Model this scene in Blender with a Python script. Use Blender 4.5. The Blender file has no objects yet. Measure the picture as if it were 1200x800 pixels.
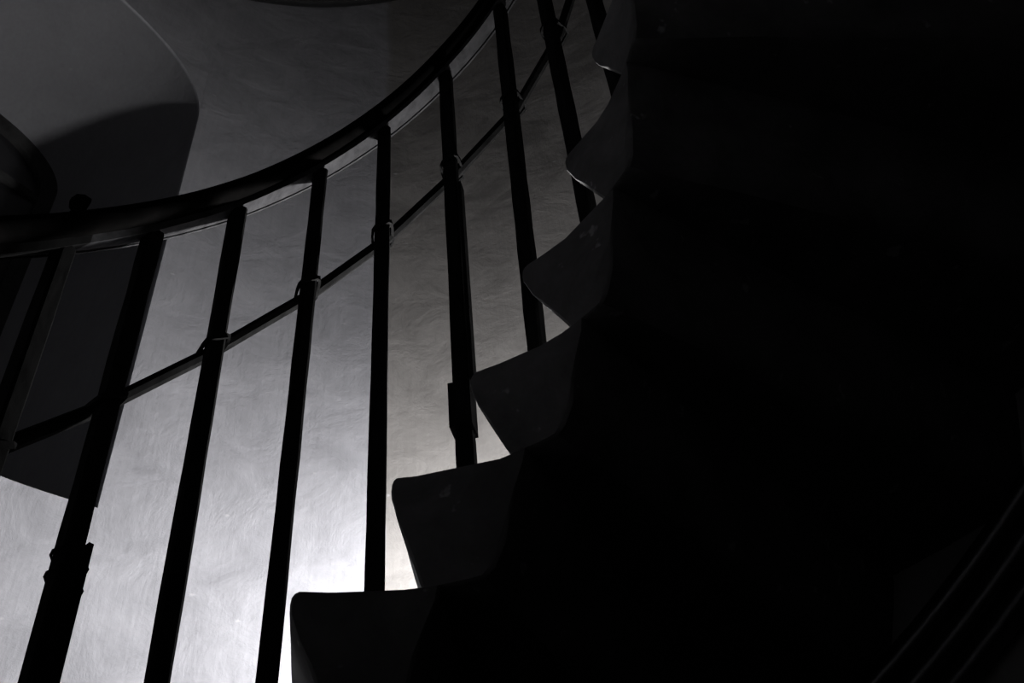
import bpy, bmesh, math, random
from mathutils import Vector, Matrix, noise

scene = bpy.context.scene
col = scene.collection

# ------------------------------------------------------------------ camera
YAW, PITCH, ROLL, FPX = -0.219, 0.818, -0.106, 1279.07
CAM = Vector((-0.751, 0.0, -0.615))
fw = Vector((math.cos(PITCH) * math.cos(YAW), math.cos(PITCH) * math.sin(YAW), math.sin(PITCH)))
rt0 = Vector((math.sin(YAW), -math.cos(YAW), 0))
up0 = rt0.cross(fw)
rt = rt0 * math.cos(ROLL) + up0 * math.sin(ROLL)
up = up0 * math.cos(ROLL) - rt0 * math.sin(ROLL)
cd = bpy.data.cameras.new('camera')
cam = bpy.data.objects.new('camera', cd)
col.objects.link(cam)
M = Matrix((rt, up, -fw)).transposed().to_4x4()
M.translation = CAM
cam.matrix_world = M
cd.sensor_width = 36.0
cd.lens = FPX * 36.0 / 1200.0
cd.clip_start = 0.02
scene.camera = cam

# ------------------------------------------------------------------ world, exposure
w = bpy.data.worlds.new('world')
scene.world = w
w.use_nodes = True
w.node_tree.nodes['Background'].inputs[0].default_value = (0, 0, 0, 1)
w.node_tree.nodes['Background'].inputs[1].default_value = 0.0
vs = scene.view_settings
vs.view_transform = 'Standard'
vs.look = 'None'
vs.exposure = 0.0
vs.gamma = 1.0
vs.use_curve_mapping = False
LAMP_STRENGTH = 1280.0

# ------------------------------------------------------------------ measured stair geometry
H = 0.18            # rise of a step
AL = 0.278          # turn of a step
TH0 = 0.160
RB = 0.464          # radius of the balustrade
RE = 0.407          # radius of the steps' free ends
RW = 1.33           # radius of the round wall
DL, EP = 0.238, 0.142
I0, I1 = -12, 24    # steps built


def az(i):
    return TH0 - i * AL


def cyl(R, a, z):
    return Vector((R * math.cos(a), R * math.sin(a), z))


def lerp_table(tab, x):
    if x <= tab[0][0]:
        return tab[0][1]
    for (x0, y0), (x1, y1) in zip(tab, tab[1:]):
        if x <= x1:
            return y0 + (y1 - y0) * (x - x0) / (x1 - x0)
    return tab[-1][1]


# ------------------------------------------------------------------ materials
def nodes_of(name):
    m = bpy.data.materials.new(name)
    m.use_nodes = True
    nt = m.node_tree
    b = nt.nodes['Principled BSDF']
    return m, nt, b


def N(nt, kind, **kw):
    n = nt.nodes.new(kind)
    for k, v in kw.items():
        setattr(n, k, v)
    return n


def ramp(nt, src, p0, c0, p1, c1):
    r = N(nt, 'ShaderNodeValToRGB')
    r.color_ramp.elements[0].position = p0
    r.color_ramp.elements[0].color = (*c0, 1)
    r.color_ramp.elements[1].position = p1
    r.color_ramp.elements[1].color = (*c1, 1)
    nt.links.new(src, r.inputs[0])
    return r.outputs[0]


def noise_tex(nt, vec, scale, detail=5, rough=0.6, dist=0.0):
    n = N(nt, 'ShaderNodeTexNoise')
    n.inputs['Scale'].default_value = scale
    n.inputs['Detail'].default_value = detail
    n.inputs['Roughness'].default_value = rough
    n.inputs['Distortion'].default_value = dist
    nt.links.new(vec, n.inputs['Vector'])
    return n.outputs[0]


def mapping(nt, vec, scale):
    m = N(nt, 'ShaderNodeMapping')
    m.inputs['Scale'].default_value = scale
    nt.links.new(vec, m.inputs['Vector'])
    return m.outputs[0]


def mix(nt, fac, a, b, mode='MIX'):
    m = N(nt, 'ShaderNodeMix', data_type='RGBA', blend_type=mode)
    if isinstance(fac, float):
        m.inputs[0].default_value = fac
    else:
        nt.links.new(fac, m.inputs[0])
    for s, v in ((m.inputs[6], a), (m.inputs[7], b)):
        if isinstance(v, tuple):
            s.default_value = (*v, 1)
        else:
            nt.links.new(v, s)
    return m.outputs[2]


def math_n(nt, op, a, b=None, c=None, clamp=False):
    m = N(nt, 'ShaderNodeMath', operation=op, use_clamp=clamp)
    for s, v in zip(m.inputs, (a, b, c)):
        if v is None:
            continue
        if isinstance(v, (int, float)):
            s.default_value = v
        else:
            nt.links.new(v, s)
    return m.outputs[0]


def smooth(nt, v, lo, hi):
    m = N(nt, 'ShaderNodeMapRange', interpolation_type='SMOOTHSTEP')
    nt.links.new(v, m.inputs[0])
    m.inputs[1].default_value = lo
    m.inputs[2].default_value = hi
    return m.outputs[0]


def bump(nt, b, height, strength, dist):
    n = N(nt, 'ShaderNodeBump')
    n.inputs['Strength'].default_value = strength
    n.inputs['Distance'].default_value = dist
    nt.links.new(height, n.inputs['Height'])
    nt.links.new(n.outputs[0], b.inputs['Normal'])


def plaster_material():
    m, nt, b = nodes_of('limewashed_plaster')
    tc = N(nt, 'ShaderNodeTexCoord').outputs['Object']
    sep = N(nt, 'ShaderNodeSeparateXYZ')
    nt.links.new(tc, sep.inputs[0])
    ang = math_n(nt, 'ARCTAN2', sep.outputs[1], sep.outputs[0])
    z = sep.outputs[2]
    fine = noise_tex(nt, tc, 42, 6, 0.7)
    mid = noise_tex(nt, tc, 7, 5, 0.62, 0.6)
    big = noise_tex(nt, tc, 2.2, 4, 0.6, 0.4)
    streak = noise_tex(nt, mapping(nt, tc, (60, 60, 4)), 1.5, 4, 0.6)
    cool = ramp(nt, mid, 0.3, (0.195, 0.196, 0.210), 0.72, (0.275, 0.276, 0.294))
    warm = ramp(nt, mid, 0.3, (0.142, 0.136, 0.130), 0.72, (0.205, 0.197, 0.189))
    wob = math_n(nt, 'MULTIPLY_ADD', big, 0.03, -0.015)
    edge = smooth(nt, math_n(nt, 'ADD', ang, wob), -0.085, -0.055)
    # warm, rougher older coat on one side of a vertical day joint
    c = mix(nt, edge, warm, cool)
    # soot stain with a cloudy outline on the warm side
    zm = math_n(nt, 'MULTIPLY_ADD', ang, 0.55, z)
    band = math_n(nt, 'MULTIPLY', smooth(nt, zm, 1.8, 2.15), math_n(nt, 'SUBTRACT', 1.0, smooth(nt, zm, 2.5, 3.0)))
    cloud = smooth(nt, noise_tex(nt, mapping(nt, tc, (1, 1, 1.6)), 3.4, 6, 0.65, 0.7), 0.42, 0.62)
    st = math_n(nt, 'MULTIPLY', math_n(nt, 'MULTIPLY', band, cloud), math_n(nt, 'SUBTRACT', 1.0, edge))
    st = math_n(nt, 'MULTIPLY', st, 0.62)
    c = mix(nt, st, c, (0.07, 0.067, 0.064))
    # pale scuffs and chips
    vo = N(nt, 'ShaderNodeTexVoronoi')
    vo.inputs['Scale'].default_value = 9
    nt.links.new(mapping(nt, tc, (1, 1, 1.7)), vo.inputs['Vector'])
    chip = math_n(nt, 'MULTIPLY', math_n(nt, 'SUBTRACT', 1.0, smooth(nt, vo.outputs['Distance'], 0.03, 0.085)),
                  smooth(nt, noise_tex(nt, tc, 26, 3, 0.6), 0.42, 0.55))
    c = mix(nt, math_n(nt, 'MULTIPLY', chip, 0.55), c, (0.36, 0.36, 0.37))
    # window reveal coloured darker, putting the niche's shade into the plaster
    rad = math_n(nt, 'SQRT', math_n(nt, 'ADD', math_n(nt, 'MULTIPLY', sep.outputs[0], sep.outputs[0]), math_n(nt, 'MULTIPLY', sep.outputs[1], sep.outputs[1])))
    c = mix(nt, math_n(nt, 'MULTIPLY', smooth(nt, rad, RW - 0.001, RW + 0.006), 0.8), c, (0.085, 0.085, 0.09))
    # trowel strokes
    g = math_n(nt, 'MULTIPLY_ADD', streak, 0.22, 0.89)
    g2 = math_n(nt, 'MULTIPLY', g, math_n(nt, 'MULTIPLY_ADD', fine, 0.20, 0.90))
    cc = N(nt, 'ShaderNodeCombineColor')
    for k in range(3):
        nt.links.new(g2, cc.inputs[k])
    c = mix(nt, 1.0, c, cc.outputs[0], 'MULTIPLY')
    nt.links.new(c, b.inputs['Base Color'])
    b.inputs['Roughness'].default_value = 0.9
    hgt = math_n(nt, 'ADD', math_n(nt, 'MULTIPLY', mid, 1.0),
                 math_n(nt, 'ADD', math_n(nt, 'MULTIPLY', fine, 0.22), math_n(nt, 'MULTIPLY', streak, 0.12)))
    bump(nt, b, hgt, 0.5, 0.012)
    return m


def simple_material(name, c0, c1, scale, rough, metallic=0.0, bstr=0.3, bdist=0.003, stretch=(1, 1, 1), spec=0.0):
    m, nt, b = nodes_of(name)
    tc = N(nt, 'ShaderNodeTexCoord').outputs['Object']
    v = mapping(nt, tc, stretch)
    n = noise_tex(nt, v, scale, 6, 0.65, 0.3)
    nt.links.new(ramp(nt, n, 0.32, c0, 0.7, c1), b.inputs['Base Color'])
    b.inputs['Roughness'].default_value = rough
    b.inputs['Metallic'].default_value = metallic
    b.inputs['Specular IOR Level'].default_value = spec
    bump(nt, b, n, bstr, bdist)
    return m


def stone_material():
    m, nt, b = nodes_of('dark_worn_stone')
    tc = N(nt, 'ShaderNodeTexCoord').outputs['Object']
    n = noise_tex(nt, tc, 9, 6, 0.65, 0.4)
    f = noise_tex(nt, tc, 55, 4, 0.6)
    base = ramp(nt, n, 0.3, (0.020, 0.0195, 0.0195), 0.72, (0.075, 0.073, 0.073))
    spots = smooth(nt, noise_tex(nt, tc, 24, 3, 0.55), 0.66, 0.74)
    c = mix(nt, math_n(nt, 'MULTIPLY', spots, 0.5), base, (0.3, 0.3, 0.3))
    nt.links.new(c, b.inputs['Base Color'])
    b.inputs['Roughness'].default_value = 0.85
    bump(nt, b, math_n(nt, 'MULTIPLY_ADD', f, 0.3, n), 0.5, 0.006)
    return m


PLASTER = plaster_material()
STONE = stone_material()
BAR = simple_material('black_painted_iron', (0.005, 0.005, 0.005), (0.012, 0.012, 0.012), 40, 0.85, 0.0, 0.5, 0.002, (1, 1, 0.4))
WOOD = simple_material('blackened_wood', (0.0015, 0.0015, 0.0015), (0.0035, 0.0033, 0.0032), 18, 0.8, 0.0, 0.3, 0.002)
STRAP = simple_material('grey_iron', (0.022, 0.022, 0.023), (0.05, 0.05, 0.052), 30, 0.8, 0.0, 0.3, 0.002)
PIPE = simple_material('dark_conduit_paint', (0.006, 0.006, 0.006), (0.012, 0.012, 0.012), 25, 0.25, spec=1.0)
FRAME = simple_material('dark_window_paint', (0.02, 0.02, 0.02), (0.04, 0.04, 0.04), 20, 0.6)
GLASS, _nt, _b = nodes_of('night_glass')
_n = noise_tex(_nt, N(_nt, 'ShaderNodeTexCoord').outputs['Object'], 6)
_nt.links.new(ramp(_nt, _n, 0.3, (0.010, 0.010, 0.011), 0.7, (0.02, 0.02, 0.022)), _b.inputs['Base Color'])
_b.inputs['Roughness'].default_value = 0.35
BULB, _nt, _b = nodes_of('lit_bulb')
_b.inputs['Base Color'].default_value = (0.9, 0.9, 0.9, 1)
_b.inputs['Emission Color'].default_value = (1.0, 0.985, 0.99, 1)
_b.inputs['Emission Strength'].default_value = LAMP_STRENGTH


# ------------------------------------------------------------------ object helpers
def link_mesh(name, verts, faces, mat, parent=None, smooth_angle=None):
    me = bpy.data.meshes.new(name)
    me.from_pydata([tuple(v) for v in verts], [], faces)
    me.update()
    bm = bmesh.new()
    bm.from_mesh(me)
    bmesh.ops.recalc_face_normals(bm, faces=bm.faces)
    bm.to_mesh(me)
    bm.free()
    if smooth_angle is not None:
        me.polygons.foreach_set('use_smooth', [True] * len(me.polygons))
        me.set_sharp_from_angle(angle=math.radians(smooth_angle))
    me.materials.append(mat)
    o = bpy.data.objects.new(name, me)
    col.objects.link(o)
    if parent is not None:
        o.parent = parent
    return o


def empty(name, loc=(0, 0, 0)):
    o = bpy.data.objects.new(name, None)
    o.empty_display_size = 0.1
    o.location = loc
    col.objects.link(o)
    return o


def tag(o, label=None, cat=None, group=None, kind=None):
    for k, v in (('label', label), ('category', cat), ('group', group), ('kind', kind)):
        if v:
            o[k] = v
    return o


def loft(rings, closed=True, caps=True):
    """rings: equally long lists of points -> verts, faces"""
    n = len(rings[0])
    V = [p for r in rings for p in r]
    F = []
    for k in range(len(rings) - 1):
        for j in range(n if closed else n - 1):
            a, b = k * n + j, k * n + (j + 1) % n
            F.append((a, b, b + n, a + n))
    if caps:
        F.append(tuple(range(n - 1, -1, -1)))
        F.append(tuple(range((len(rings) - 1) * n, len(rings) * n)))
    return V, F


def tube(path, r, n=10, up_hint=Vector((0, 0, 1)), flat=1.0):
    rings = []
    for k, p in enumerate(path):
        t = (path[min(k + 1, len(path) - 1)] - path[max(k - 1, 0)]).normalized()
        s = t.cross(up_hint)
        if s.length < 1e-4:
            s = t.cross(Vector((1, 0, 0)))
        s.normalize()
        u = s.cross(t)
        rings.append([p + s * math.cos(q) * r * flat + u * math.sin(q) * r
                      for q in (2 * math.pi * j / n for j in range(n))])
    return loft(rings)


# ------------------------------------------------------------------ the round wall with its window niche
ZB, ZT = -2.75, 5.7
WA, WHALF = 0.737, 0.448 / RW            # niche centre and half width (angle)
SILL, SPRING = 0.935, 2.52
NR = 1.80                                 # radius of the window plane
IN_HALF, IN_SPRING, IN_RISE = 0.292 / NR, 2.44, 0.225
RO = 2.05


def arch_outer(a):
    u = (a - WA) * RW
    wd = WHALF * RW
    return SPRING + math.sqrt(max(0.0, wd * wd - u * u))


def build_wall():
    V, F = [], []
    vid = {}

    def v(R, a, z):
        key = (round(R, 4), round(a, 5), round(z, 4))
        if key not in vid:
            vid[key] = len(V)
            V.append(cyl(R, a, z))
        return vid[key]

    # columns: regular ones outside the niche, cosine spaced inside
    nin = 40
    inside = [WA + WHALF * math.cos(math.pi * (1 - k / nin)) for k in range(nin + 1)]
    a_lo, a_hi = inside[0], inside[-1]
    nout = 110
    outside = [a_hi + (2 * math.pi - (a_hi - a_lo)) * k / nout for k in range(nout + 1)]
    rows = 60

    def strip(a0, a1, zb0, zb1, zt0, zt1, nrow, R):
        for k in range(nrow):
            f0, f1 = k / nrow, (k + 1) / nrow
            F.append((v(R, a0, zb0 + (zt0 - zb0) * f0), v(R, a1, zb1 + (zt1 - zb1) * f0),
                      v(R, a1, zb1 + (zt1 - zb1) * f1), v(R, a0, zb0 + (zt0 - zb0) * f1)))
    for a0, a1 in zip(outside, outside[1:]):
        b0 = a0 if a0 < outside[-1] - 1e-6 else a_lo
        b1 = a1 if a1 < outside[-1] - 1e-6 else a_lo
        strip(b0, b1, ZB, ZB, ZT, ZT, rows, RW)
    for a0, a1 in zip(inside, inside[1:]):
        strip(a0, a1, ZB, ZB, SILL, SILL, 20, RW)
        strip(a0, a1, arch_outer(a0), arch_outer(a1), ZT, ZT, 20, RW)
    # outer skin and rims
    nsk = 72
    for k in range(nsk):
        a0, a1 = 2 * math.pi * k / nsk, 2 * math.pi * ((k + 1) % nsk) / nsk
        F.append((v(RO, a0, ZB), v(RO, a1, ZB), v(RO, a1, ZT), v(RO, a0, ZT)))
    # niche outline: sill corners, jambs, arch
    outl, inl = [], []
    for k in range(9):
        f = k / 8
        outl.append((a_lo, SILL + (SPRING - SILL) * f))
        inl.append((WA - IN_HALF, SILL - 0.01 + (IN_SPRING - SILL + 0.01) * f))
    for k in range(1, nin):
        a = inside[k]
        t = math.pi * (1 - k / nin)
        outl.append((a, arch_outer(a)))
        inl.append((WA + IN_HALF * math.cos(t), IN_SPRING + IN_RISE * math.sin(t)))
    for k in range(9):
        f = 1 - k / 8
        outl.append((a_hi, SILL + (SPRING - SILL) * f))
        inl.append((WA + IN_HALF, SILL - 0.01 + (IN_SPRING - SILL + 0.01) * f))
    for k in range(nin - 1, 0, -1):           # along the sill
        f = (inside[k] - WA) / WHALF
        outl.append((inside[k], SILL))
        inl.append((WA + IN_HALF * f, SILL - 0.01))
    # splayed reveal
    for k in range(len(outl)):
        (ao, zo), (ai, zi) = outl[k], inl[k]
        k2 = (k + 1) % len(outl)
        (ao2, zo2), (ai2, zi2) = outl[k2], inl[k2]
        steps = [0.0, 0.06, 0.3, 0.55, 0.8, 1.0]
        for f0, f1 in zip(steps, steps[1:]):
            def P(a_o, z_o, a_i, z_i, f):
                R = RW + (NR - RW) * f
                return v(R, a_o + (a_i - a_o) * f, z_o + (z_i - z_o) * f)
            F.append((P(ao, zo, ai, zi, f0), P(ao2, zo2, ai2, zi2, f0), P(ao2, zo2, ai2, zi2, f1), P(ao, zo, ai, zi, f1)))
    # gentle unevenness of the hand-laid plaster
    for k, p in enumerate(V):
        r = math.hypot(p.x, p.y)
        if r < RW + 0.005:
            d = 0.007 * noise.noise(Vector(p) * 2.3) + 0.0025 * noise.noise(Vector(p) * 9.0)
            s = (r - 0.0035 + max(-0.0035, min(0.0035, d * 0.7))) / r
            V[k] = Vector((p.x * s, p.y * s, p.z))
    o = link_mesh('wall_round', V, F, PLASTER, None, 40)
    # normals must face the stair: flip if they do not matter visually (two sided shading)
    tag(o, kind='structure')
    o['label'] = 'round whitewashed plaster wall of the stair tower with an arched window niche'
    return o, inl


wall, inner_outline = build_wall()


def disc(name, z, thick, mat, label):
    n = 64
    rings = [[cyl(RO + 0.05, 2 * math.pi * k / n, zz) for k in range(n)] for zz in (z, z + thick)]
    V, F = loft(rings)
    o = link_mesh(name, V, F, mat)
    tag(o, label=label, kind='structure')


disc('floor', ZB - 0.12, 0.12, STONE, 'dark stone floor at the foot of the stair tower')
disc('ceiling', ZT, 0.12, PLASTER, 'plaster ceiling closing the stair tower')


# window in the niche
def build_window():
    win = empty('window_1', cyl(NR, WA, SILL + 0.02))
    tag(win, label='arched window at the back of the deep plaster niche, dark with night', kind='structure')
    inv = Matrix.Translation(-win.location)

    def ring_pts(shrink, R):
        pts = []
        zc = 1.8
        for a, z in inner_outline:
            u = (a - WA) * NR
            fx = 1 - shrink / (IN_HALF * NR)
            fz = 1 - shrink / 0.75
            pts.append(inv @ cyl(R, WA + u * fx / NR, zc + (z - zc) * fz))
        return pts
    a, b, c, d = ring_pts(-0.004, NR - 0.004), ring_pts(0.045, NR - 0.004), ring_pts(0.045, NR + 0.045), ring_pts(-0.004, NR + 0.045)
    n = len(a)
    V = a + b + c + d
    F = []
    for q in range(4):
        for k in range(n):
            k2 = (k + 1) % n
            F.append((q * n + k, q * n + k2, ((q + 1) % 4) * n + k2, ((q + 1) % 4) * n + k))
    link_mesh('window_frame', V, F, FRAME, win, 30)
    wd = 0.25

    def slab(name, u0, u1, z0, z1, r0, r1, mat):
        pts = []
        for R in (r0, r1):
            for u, z in ((u0, z0), (u1, z0), (u1, z1), (u0, z1)):
                pts.append(inv @ cyl(R, WA + u / NR, z))
        F = [(0, 1, 2, 3), (7, 6, 5, 4), (0, 4, 5, 1), (1, 5, 6, 2), (2, 6, 7, 3), (3, 7, 4, 0)]
        return link_mesh(name, pts, F, mat, win)
    slab('mullion', -0.022, 0.022, SILL + 0.06, IN_SPRING + IN_RISE - 0.02, NR + 0.002, NR + 0.04, FRAME)
    for z in (1.42, 1.9, 2.4):
        slab('glazing_bar', -wd, wd, z - 0.014, z + 0.014, NR + 0.008, NR + 0.034, FRAME)
    zs = [SILL + 0.05, 1.42, 1.9, 2.4]
    for s in (-1, 1):
        for z0, z1 in zip(zs, zs[1:]):
            u0, u1 = sorted((s * 0.022, s * wd))
            slab('pane', u0, u1, z0 + 0.014, z1 - 0.014, NR + 0.018, NR + 0.023, GLASS)
        # arched head pane
        pts = []
        for R in (NR + 0.018, NR + 0.023):
            arc = [(s * 0.022 + s * (wd - 0.022) * k / 8) for k in range(9)]
            ring = [(arc[0], 2.414)] + [(u, 2.42 + 0.21 * math.sqrt(max(0, 1 - (u / 0.256) ** 2))) for u in arc] + [(arc[-1], 2.414)]
            pts += [inv @ cyl(R, WA + u / NR, z) for u, z in ring]
        m = len(pts) // 2
        F = [tuple(range(m)), tuple(range(2 * m - 1, m - 1, -1))] + [(k, (k + 1) % m, m + (k + 1) % m, m + k) for k in range(m)]
        link_mesh('pane', pts, F, GLASS, win)


build_window()

# ------------------------------------------------------------------ the stone stair
NOS_D = {1: 0.025, 2: -0.036, 3: -0.058, 4: 0.05, 5: 0.047, 6: 0.054}
RIS_D = {2: 0.129, 3: -0.018, 4: -0.065, 5: -0.032, 6: -0.022}
Z_D = {1: -0.003, 2: -0.003, 3: -0.008, 4: 0.001, 5: 0.011, 6: 0.016}


def riser_az(i):
    return az(i) + DL - EP + RIS_D.get(i, 0) * AL


def nosing_az(i):
    return az(i) + DL + NOS_D.get(i, 0) * AL


def tread_z(i):
    return i * H + Z_D.get(i, 0)


stair = empty('stone_staircase', cyl(0, 0, ZB))
tag(stair, 'dark stone spiral staircase of wedge steps with overhanging rounded nosings around an open well', 'staircase')


def build_step(i):
    ar, ab = riser_az(i), riser_az(i + 1)
    ov = (nosing_az(i) - ar) * RE
    zt, zb = tread_z(i), tread_z(i - 1) - 0.004
    h = zt - zb
    rnd = random.Random(100 + i)
    # profile: (side, offset in metres along the turn, z); side f measured from the riser, b from the back
    front = [(0.0, zb), (ov * 0.25, zb + h * 0.19), (ov * 0.54, zb + h * 0.42), (ov * 0.80, zb + h * 0.62),
             (ov * 0.93, zt - 0.046), (ov * 0.99, zt - 0.034), (ov, zt - 0.022), (ov * 0.985, zt - 0.011),
             (ov * 0.93, zt - 0.004), (ov * 0.84, zt)]
    back = [(-0.024, zt), (-0.020, zt - 0.02), (-0.004, zt - 0.06), (0.008, zt - 0.10), (0.018, zt - 0.14),
            (0.034, zb + 0.012), (0.048, zb)]
    ntop, nbot = 5, 5

    def ring(R, inset):
        pts = []
        zc = (zt + zb) / 2

        def put(a, z):
            pts.append((a, z))
        for o, z in front:
            put(ar + o / R, z)
        a0, a1 = ar + front[-1][0] / R, ab + back[0][0] / R
        for k in range(1, ntop):
            put(a0 + (a1 - a0) * k / ntop, zt)
        kb = 1.0 if R < 0.6 else 1.0 + 0.9 * (R - 0.6)
        for o, z in back:
            put(ab + o * (kb if o > 0 else 1) / R, z)
        a0, a1 = ab + back[-1][0] * kb / R, ar
        for k in range(1, nbot):
            put(a0 + (a1 - a0) * k / nbot, zb)
        ac = sum(p[0] for p in pts) / len(pts)
        out = []
        for a, z in pts:
            if inset:
                a = a + max(-inset / R, min(inset / R, (ac - a)))
                z = z + (inset if z < zc else -inset)
            out.append(cyl(R, a, z))
        return out
    Rs = [RE, RE + 0.004] + [RE + 0.006 + (RW - 0.001 - RE - 0.006) * k / 14 for k in range(1, 15)]
    rings = [ring(R, 0.003 if k == 0 else 0.0) for k, R in enumerate(Rs)]
    seed = Vector((i * 3.7, i * 1.3, 0))
    for k, rg in enumerate(rings):
        for j, p in enumerate(rg):
            nv = noise.noise_vector(p * 11 + seed) * 0.0022 + noise.noise_vector(p * 34 + seed) * 0.0012
            q = p + nv
            if k == len(rings) - 1:
                q = p
            rg[j] = q
    V, F = loft(rings)
    inv = stair.location
    o = link_mesh('step', [v - inv for v in V], F, STONE, stair, 38)
    return o


for i in range(I0, I1 + 1):
    build_step(i)

# ------------------------------------------------------------------ the railing
rail = empty('stair_railing', cyl(RB, az(I0), tread_z(I0)))
tag(rail, 'black railing of square balusters, thin middle rail and thick curved handrail along the open well', 'railing')
RL = rail.location.copy()


def rail_link(name, V, F, mat, parent=rail, sm=35):
    return link_mesh(name, [v - RL for v in V], F, mat, parent, sm)


RAIL_OFF = [(-4.2, 0.028), (-3, 0.018), (-2, 0.008), (-1, 0.0), (0, 0.0), (1, 0.003), (2, 0.008), (3, 0.0), (4, 0.0)]
MID_OFF = [(-3, 0.795), (-2, 0.794), (-1, 0.806), (0, 0.812), (1, 0.812), (2, 0.811), (3, 0.765), (4, 0.742), (6, 0.76), (8, 0.79)]


def rail_z(x):
    return x * H + lerp_table(RAIL_OFF, x)


def sweep(name, profile, x0, x1, step, mat, sm=35):
    n = int(round((x1 - x0) / step))
    rings = []
    for k in range(n + 1):
        x = x0 + (x1 - x0) * k / n
        rings.append([cyl(RB + dr, az(x), rail_z(x) + dz) for dr, dz in profile])
    V, F = loft(rings)
    return rail_link(name, V, F, mat, rail, sm)


# rounded wooden grip
grip = []
for k in range(20):
    t = 2 * math.pi * k / 20
    c, s = math.cos(t), math.sin(t)
    grip.append((-0.004 + 0.036 * math.copysign(abs(c) ** 0.75, c), 1.195 + 0.031 * math.copysign(abs(s) ** 0.75, s)))
handrail = sweep('handrail', grip, I0 - 0.3, I1 + 0.4, 0.2, WOOD, 50)
# flat iron strap with a lip carrying the grip
strap = [(-0.015, 1.168), (-0.015, 1.146), (0.018, 1.146), (0.018, 1.142), (0.022, 1.142), (0.022, 1.168)]
sweep('rail_strap', strap, I0 - 0.3, -2.86, 0.2, BAR, 25)
sweep('rail_strap', strap, -2.86, I1 + 0.4, 0.2, STRAP, 25)  # lighter grey along this length, black on the lower one

# balusters; offsets (in steps) at foot and head
BAL = {-3: (0.03, -0.06), -2: (-0.006, -0.055), -1: (0.040, -0.035), 0: (0.0, 0.035), 1: (-0.02, -0.03),
       2: (-0.011, -0.007), 3: (-0.036, 0.10), 4: (-0.014, 0.0), 5: (-0.032, 0.0)}


def bal_x(i, z):
    lo, hi = BAL.get(i, (0, 0))
    f = (z - tread_z(i)) / 1.14
    return i + lo + (hi - lo) * max(0, min(1, f))


def frame_at(x):
    a = az(x)
    return Vector((math.cos(a), math.sin(a), 0)), Vector((-math.sin(a), math.cos(a), 0))


def build_baluster(i):
    rnd = random.Random(7 * i + 3)
    z0 = tread_z(i) - 0.004
    xt = bal_x(i, z0 + 1.14)
    z1 = rail_z(xt) + 1.1475
    hw = 0.0130
    rings = []
    n = 16
    yaw = rnd.uniform(-0.08, 0.08)
    for k in range(n + 1):
        z = z0 + (z1 - z0) * k / n
        x = bal_x(i, z)
        er, et = frame_at(x)
        er, et = er * math.cos(yaw) + et * math.sin(yaw), et * math.cos(yaw) - er * math.sin(yaw)
        c = cyl(RB, az(x), z)
        q = hw * (1 + 0.04 * rnd.uniform(-1, 1))
        b = 0.0035
        rings.append([c + er * u + et * v for u, v in
                      ((q, q - b), (q - b, q), (-q + b, q), (-q, q - b), (-q, -q + b), (-q + b, -q), (q - b, -q), (q, -q + b))])
    V, F = loft(rings)
    o = rail_link('baluster', V, F, BAR)
    # clip binding the middle rail to the baluster
    x = bal_x(i, tread_z(i) + 0.8)
    er, et = frame_at(x)
    zc = x * H + lerp_table(MID_OFF, x)
    slope = H / (AL * RB)
    path = []
    for u, v in ((-0.0165, -0.010), (-0.0165, 0.010), (-0.012, 0.016), (0.0, 0.018), (0.03, 0.018), (0.039, 0.012),
                 (0.039, -0.012), (0.03, -0.018), (0.0, -0.018), (-0.012, -0.016)):
        path.append(cyl(RB, az(x), zc - v * slope * 0.55) + er * u + et * v)
    rings = []
    m = len(path)
    for k, p in enumerate(path):
        t = (path[(k + 1) % m] - path[k - 1]).normalized()
        s = t.cross(Vector((0, 0, 1))).normalized()
        u = s.cross(t)
        rings.append([p + s * 0.0022 * a + u * 0.0045 * b for a, b in ((1, 1), (-1, 1), (-1, -1), (1, -1))])
    rings.append(rings[0])
    V, F = loft(rings, caps=False)
    rail_link('rail_clip', V, F, BAR, o, 30)
    return o


balusters = {i: build_baluster(i) for i in range(I0, I1 + 1)}

# middle rail: straight lengths from baluster to baluster
path = []
for i in range(I0, I1 + 1):
    x = bal_x(i, tread_z(i) + 0.8)
    path.append(cyl(RB + 0.0245, az(x), x * H + lerp_table(MID_OFF, x)))
fine = []
for p, q in zip(path, path[1:]):
    fine += [p + (q - p) * f for f in (0.0, 0.06, 0.5, 0.94)]
fine.append(path[-1])
V, F = tube(fine, 0.0105, 8)
rail_link('middle_rail', V, F, BAR, rail, 40)


# repairs: splint boards lashed to two balusters
def plank(name, i, z0, z1, u0, u1, v0, v1, parent, n=6):
    rings = []
    for k in range(n + 1):
        z = z0 + (z1 - z0) * k / n
        x = bal_x(i, z)
        er, et = frame_at(x)
        c = cyl(RB, az(x), z)
        rings.append([c + er * u + et * v for u, v in ((u0, v0), (u1, v0), (u1, v1), (u0, v1))])
    V, F = loft(rings)
    return rail_link(name, V, F, BAR, parent, 30)


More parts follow.
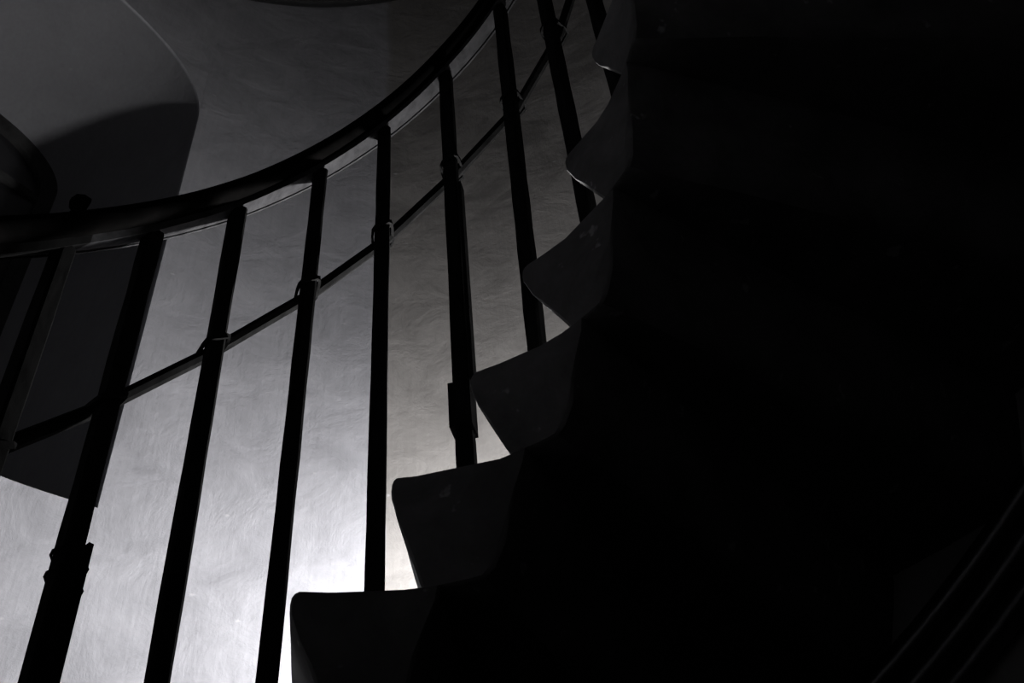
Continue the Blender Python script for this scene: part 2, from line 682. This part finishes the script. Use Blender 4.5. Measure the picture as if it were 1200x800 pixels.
zt2 = tread_z(2)
plank('splint', 2, zt2 + 0.21, zt2 + 0.735, -0.012, 0.010, -0.021, -0.0145, balusters[2])
plank('sleeve', 2, zt2 + 0.115, zt2 + 0.205, -0.018, 0.018, -0.0155, 0.019, balusters[2], 2)
za = tread_z(-2)
plank('splint', -2, za + 0.02, za + 0.56, -0.010, 0.010, -0.0235, -0.017, balusters[-2])
for z in (za + 0.53, za + 0.50):
    pts = []
    for k in range(12):
        t = 2 * math.pi * k / 12
        x = bal_x(-2, z)
        er, et = frame_at(x)
        pts.append(cyl(RB, az(x), z + 0.006 * math.sin(t)) + er * (0.019 * math.cos(t)) + et * (-0.004 + 0.0225 * math.sin(t)))
    rings = []
    for k, p in enumerate(pts):
        t = (pts[(k + 1) % 12] - pts[k - 1]).normalized()
        s = t.cross(Vector((0, 0, 1))).normalized()
        rings.append([p + s * 0.0018 * math.cos(q) + Vector((0, 0, 1)) * 0.0018 * math.sin(q) for q in (0, 1.57, 3.14, 4.71)])
    rings.append(rings[0])
    V, F = loft(rings, caps=False)
    rail_link('wire_tie', V, F, BAR, balusters[-2], 30)

# stud with a faceted head on top of the grip
kx = -3.0
base = cyl(RB + 0.008, az(kx), rail_z(kx) + 1.222)
prof = [(0.0, 0.014), (0.008, 0.012), (0.012, 0.007), (0.020, 0.007), (0.022, 0.014), (0.028, 0.0175), (0.037, 0.0165), (0.044, 0.010), (0.046, 0.005)]
rings = [[base + Vector((r * math.cos(t), r * math.sin(t), z)) for t in (2 * math.pi * j / 9 for j in range(7))] for z, r in prof]
V, F = loft(rings)
st = rail_link('rail_stud', V, F, WOOD, handrail, 25)

# ------------------------------------------------------------------ conduits on the wall under the stair
SL = (3.56 - 0.307) / (2 * math.pi - 1.134)
for k, (dz, which) in enumerate(((0.12, 'uppermost'), (0.06, 'middle'), (0.0, 'lowest'))):
    path = []
    n = 140
    for j in range(n + 1):
        a = 0.5 - (0.5 + 2 * math.pi + 0.5) * j / n
        path.append(cyl(RW - 0.032, a, 0.31 + dz + SL * (-0.98 - a)))
    V, F = tube(path, 0.024, 12)
    base = path[0]
    o = link_mesh('conduit', [v - base for v in V], F, PIPE, None, 50)
    o.location = base
    tag(o, which + ' of the three dark conduits climbing the wall beneath the steps', 'conduit', 'conduits along the wall')

# ------------------------------------------------------------------ lamp standing on a tread behind the step ends
LX = (0.97, -0.44, tread_z(2))
lamp = empty('step_lamp', cyl(*LX))
tag(lamp, 'small lit lamp standing on a stone tread, out of sight behind the steps', 'lamp')


def lathe(name, prof, mat, parent, n=20, sm=40):
    rings = [[Vector((r * math.cos(t), r * math.sin(t), z)) for t in (2 * math.pi * j / n for j in range(n))] for z, r in prof]
    V, F = loft(rings)
    return link_mesh(name, V, F, mat, parent, sm)


lathe('lamp_base', [(0.0, 0.055), (0.008, 0.06), (0.018, 0.055), (0.024, 0.02), (0.05, 0.012), (0.15, 0.012)], FRAME, lamp)
lathe('socket', [(0.15, 0.018), (0.155, 0.022), (0.185, 0.022), (0.19, 0.018)], FRAME, lamp)
lathe('bulb', [(0.19, 0.016), (0.205, 0.024), (0.225, 0.036), (0.25, 0.040), (0.272, 0.033), (0.286, 0.018), (0.290, 0.004)], BULB, lamp, 20, 80)
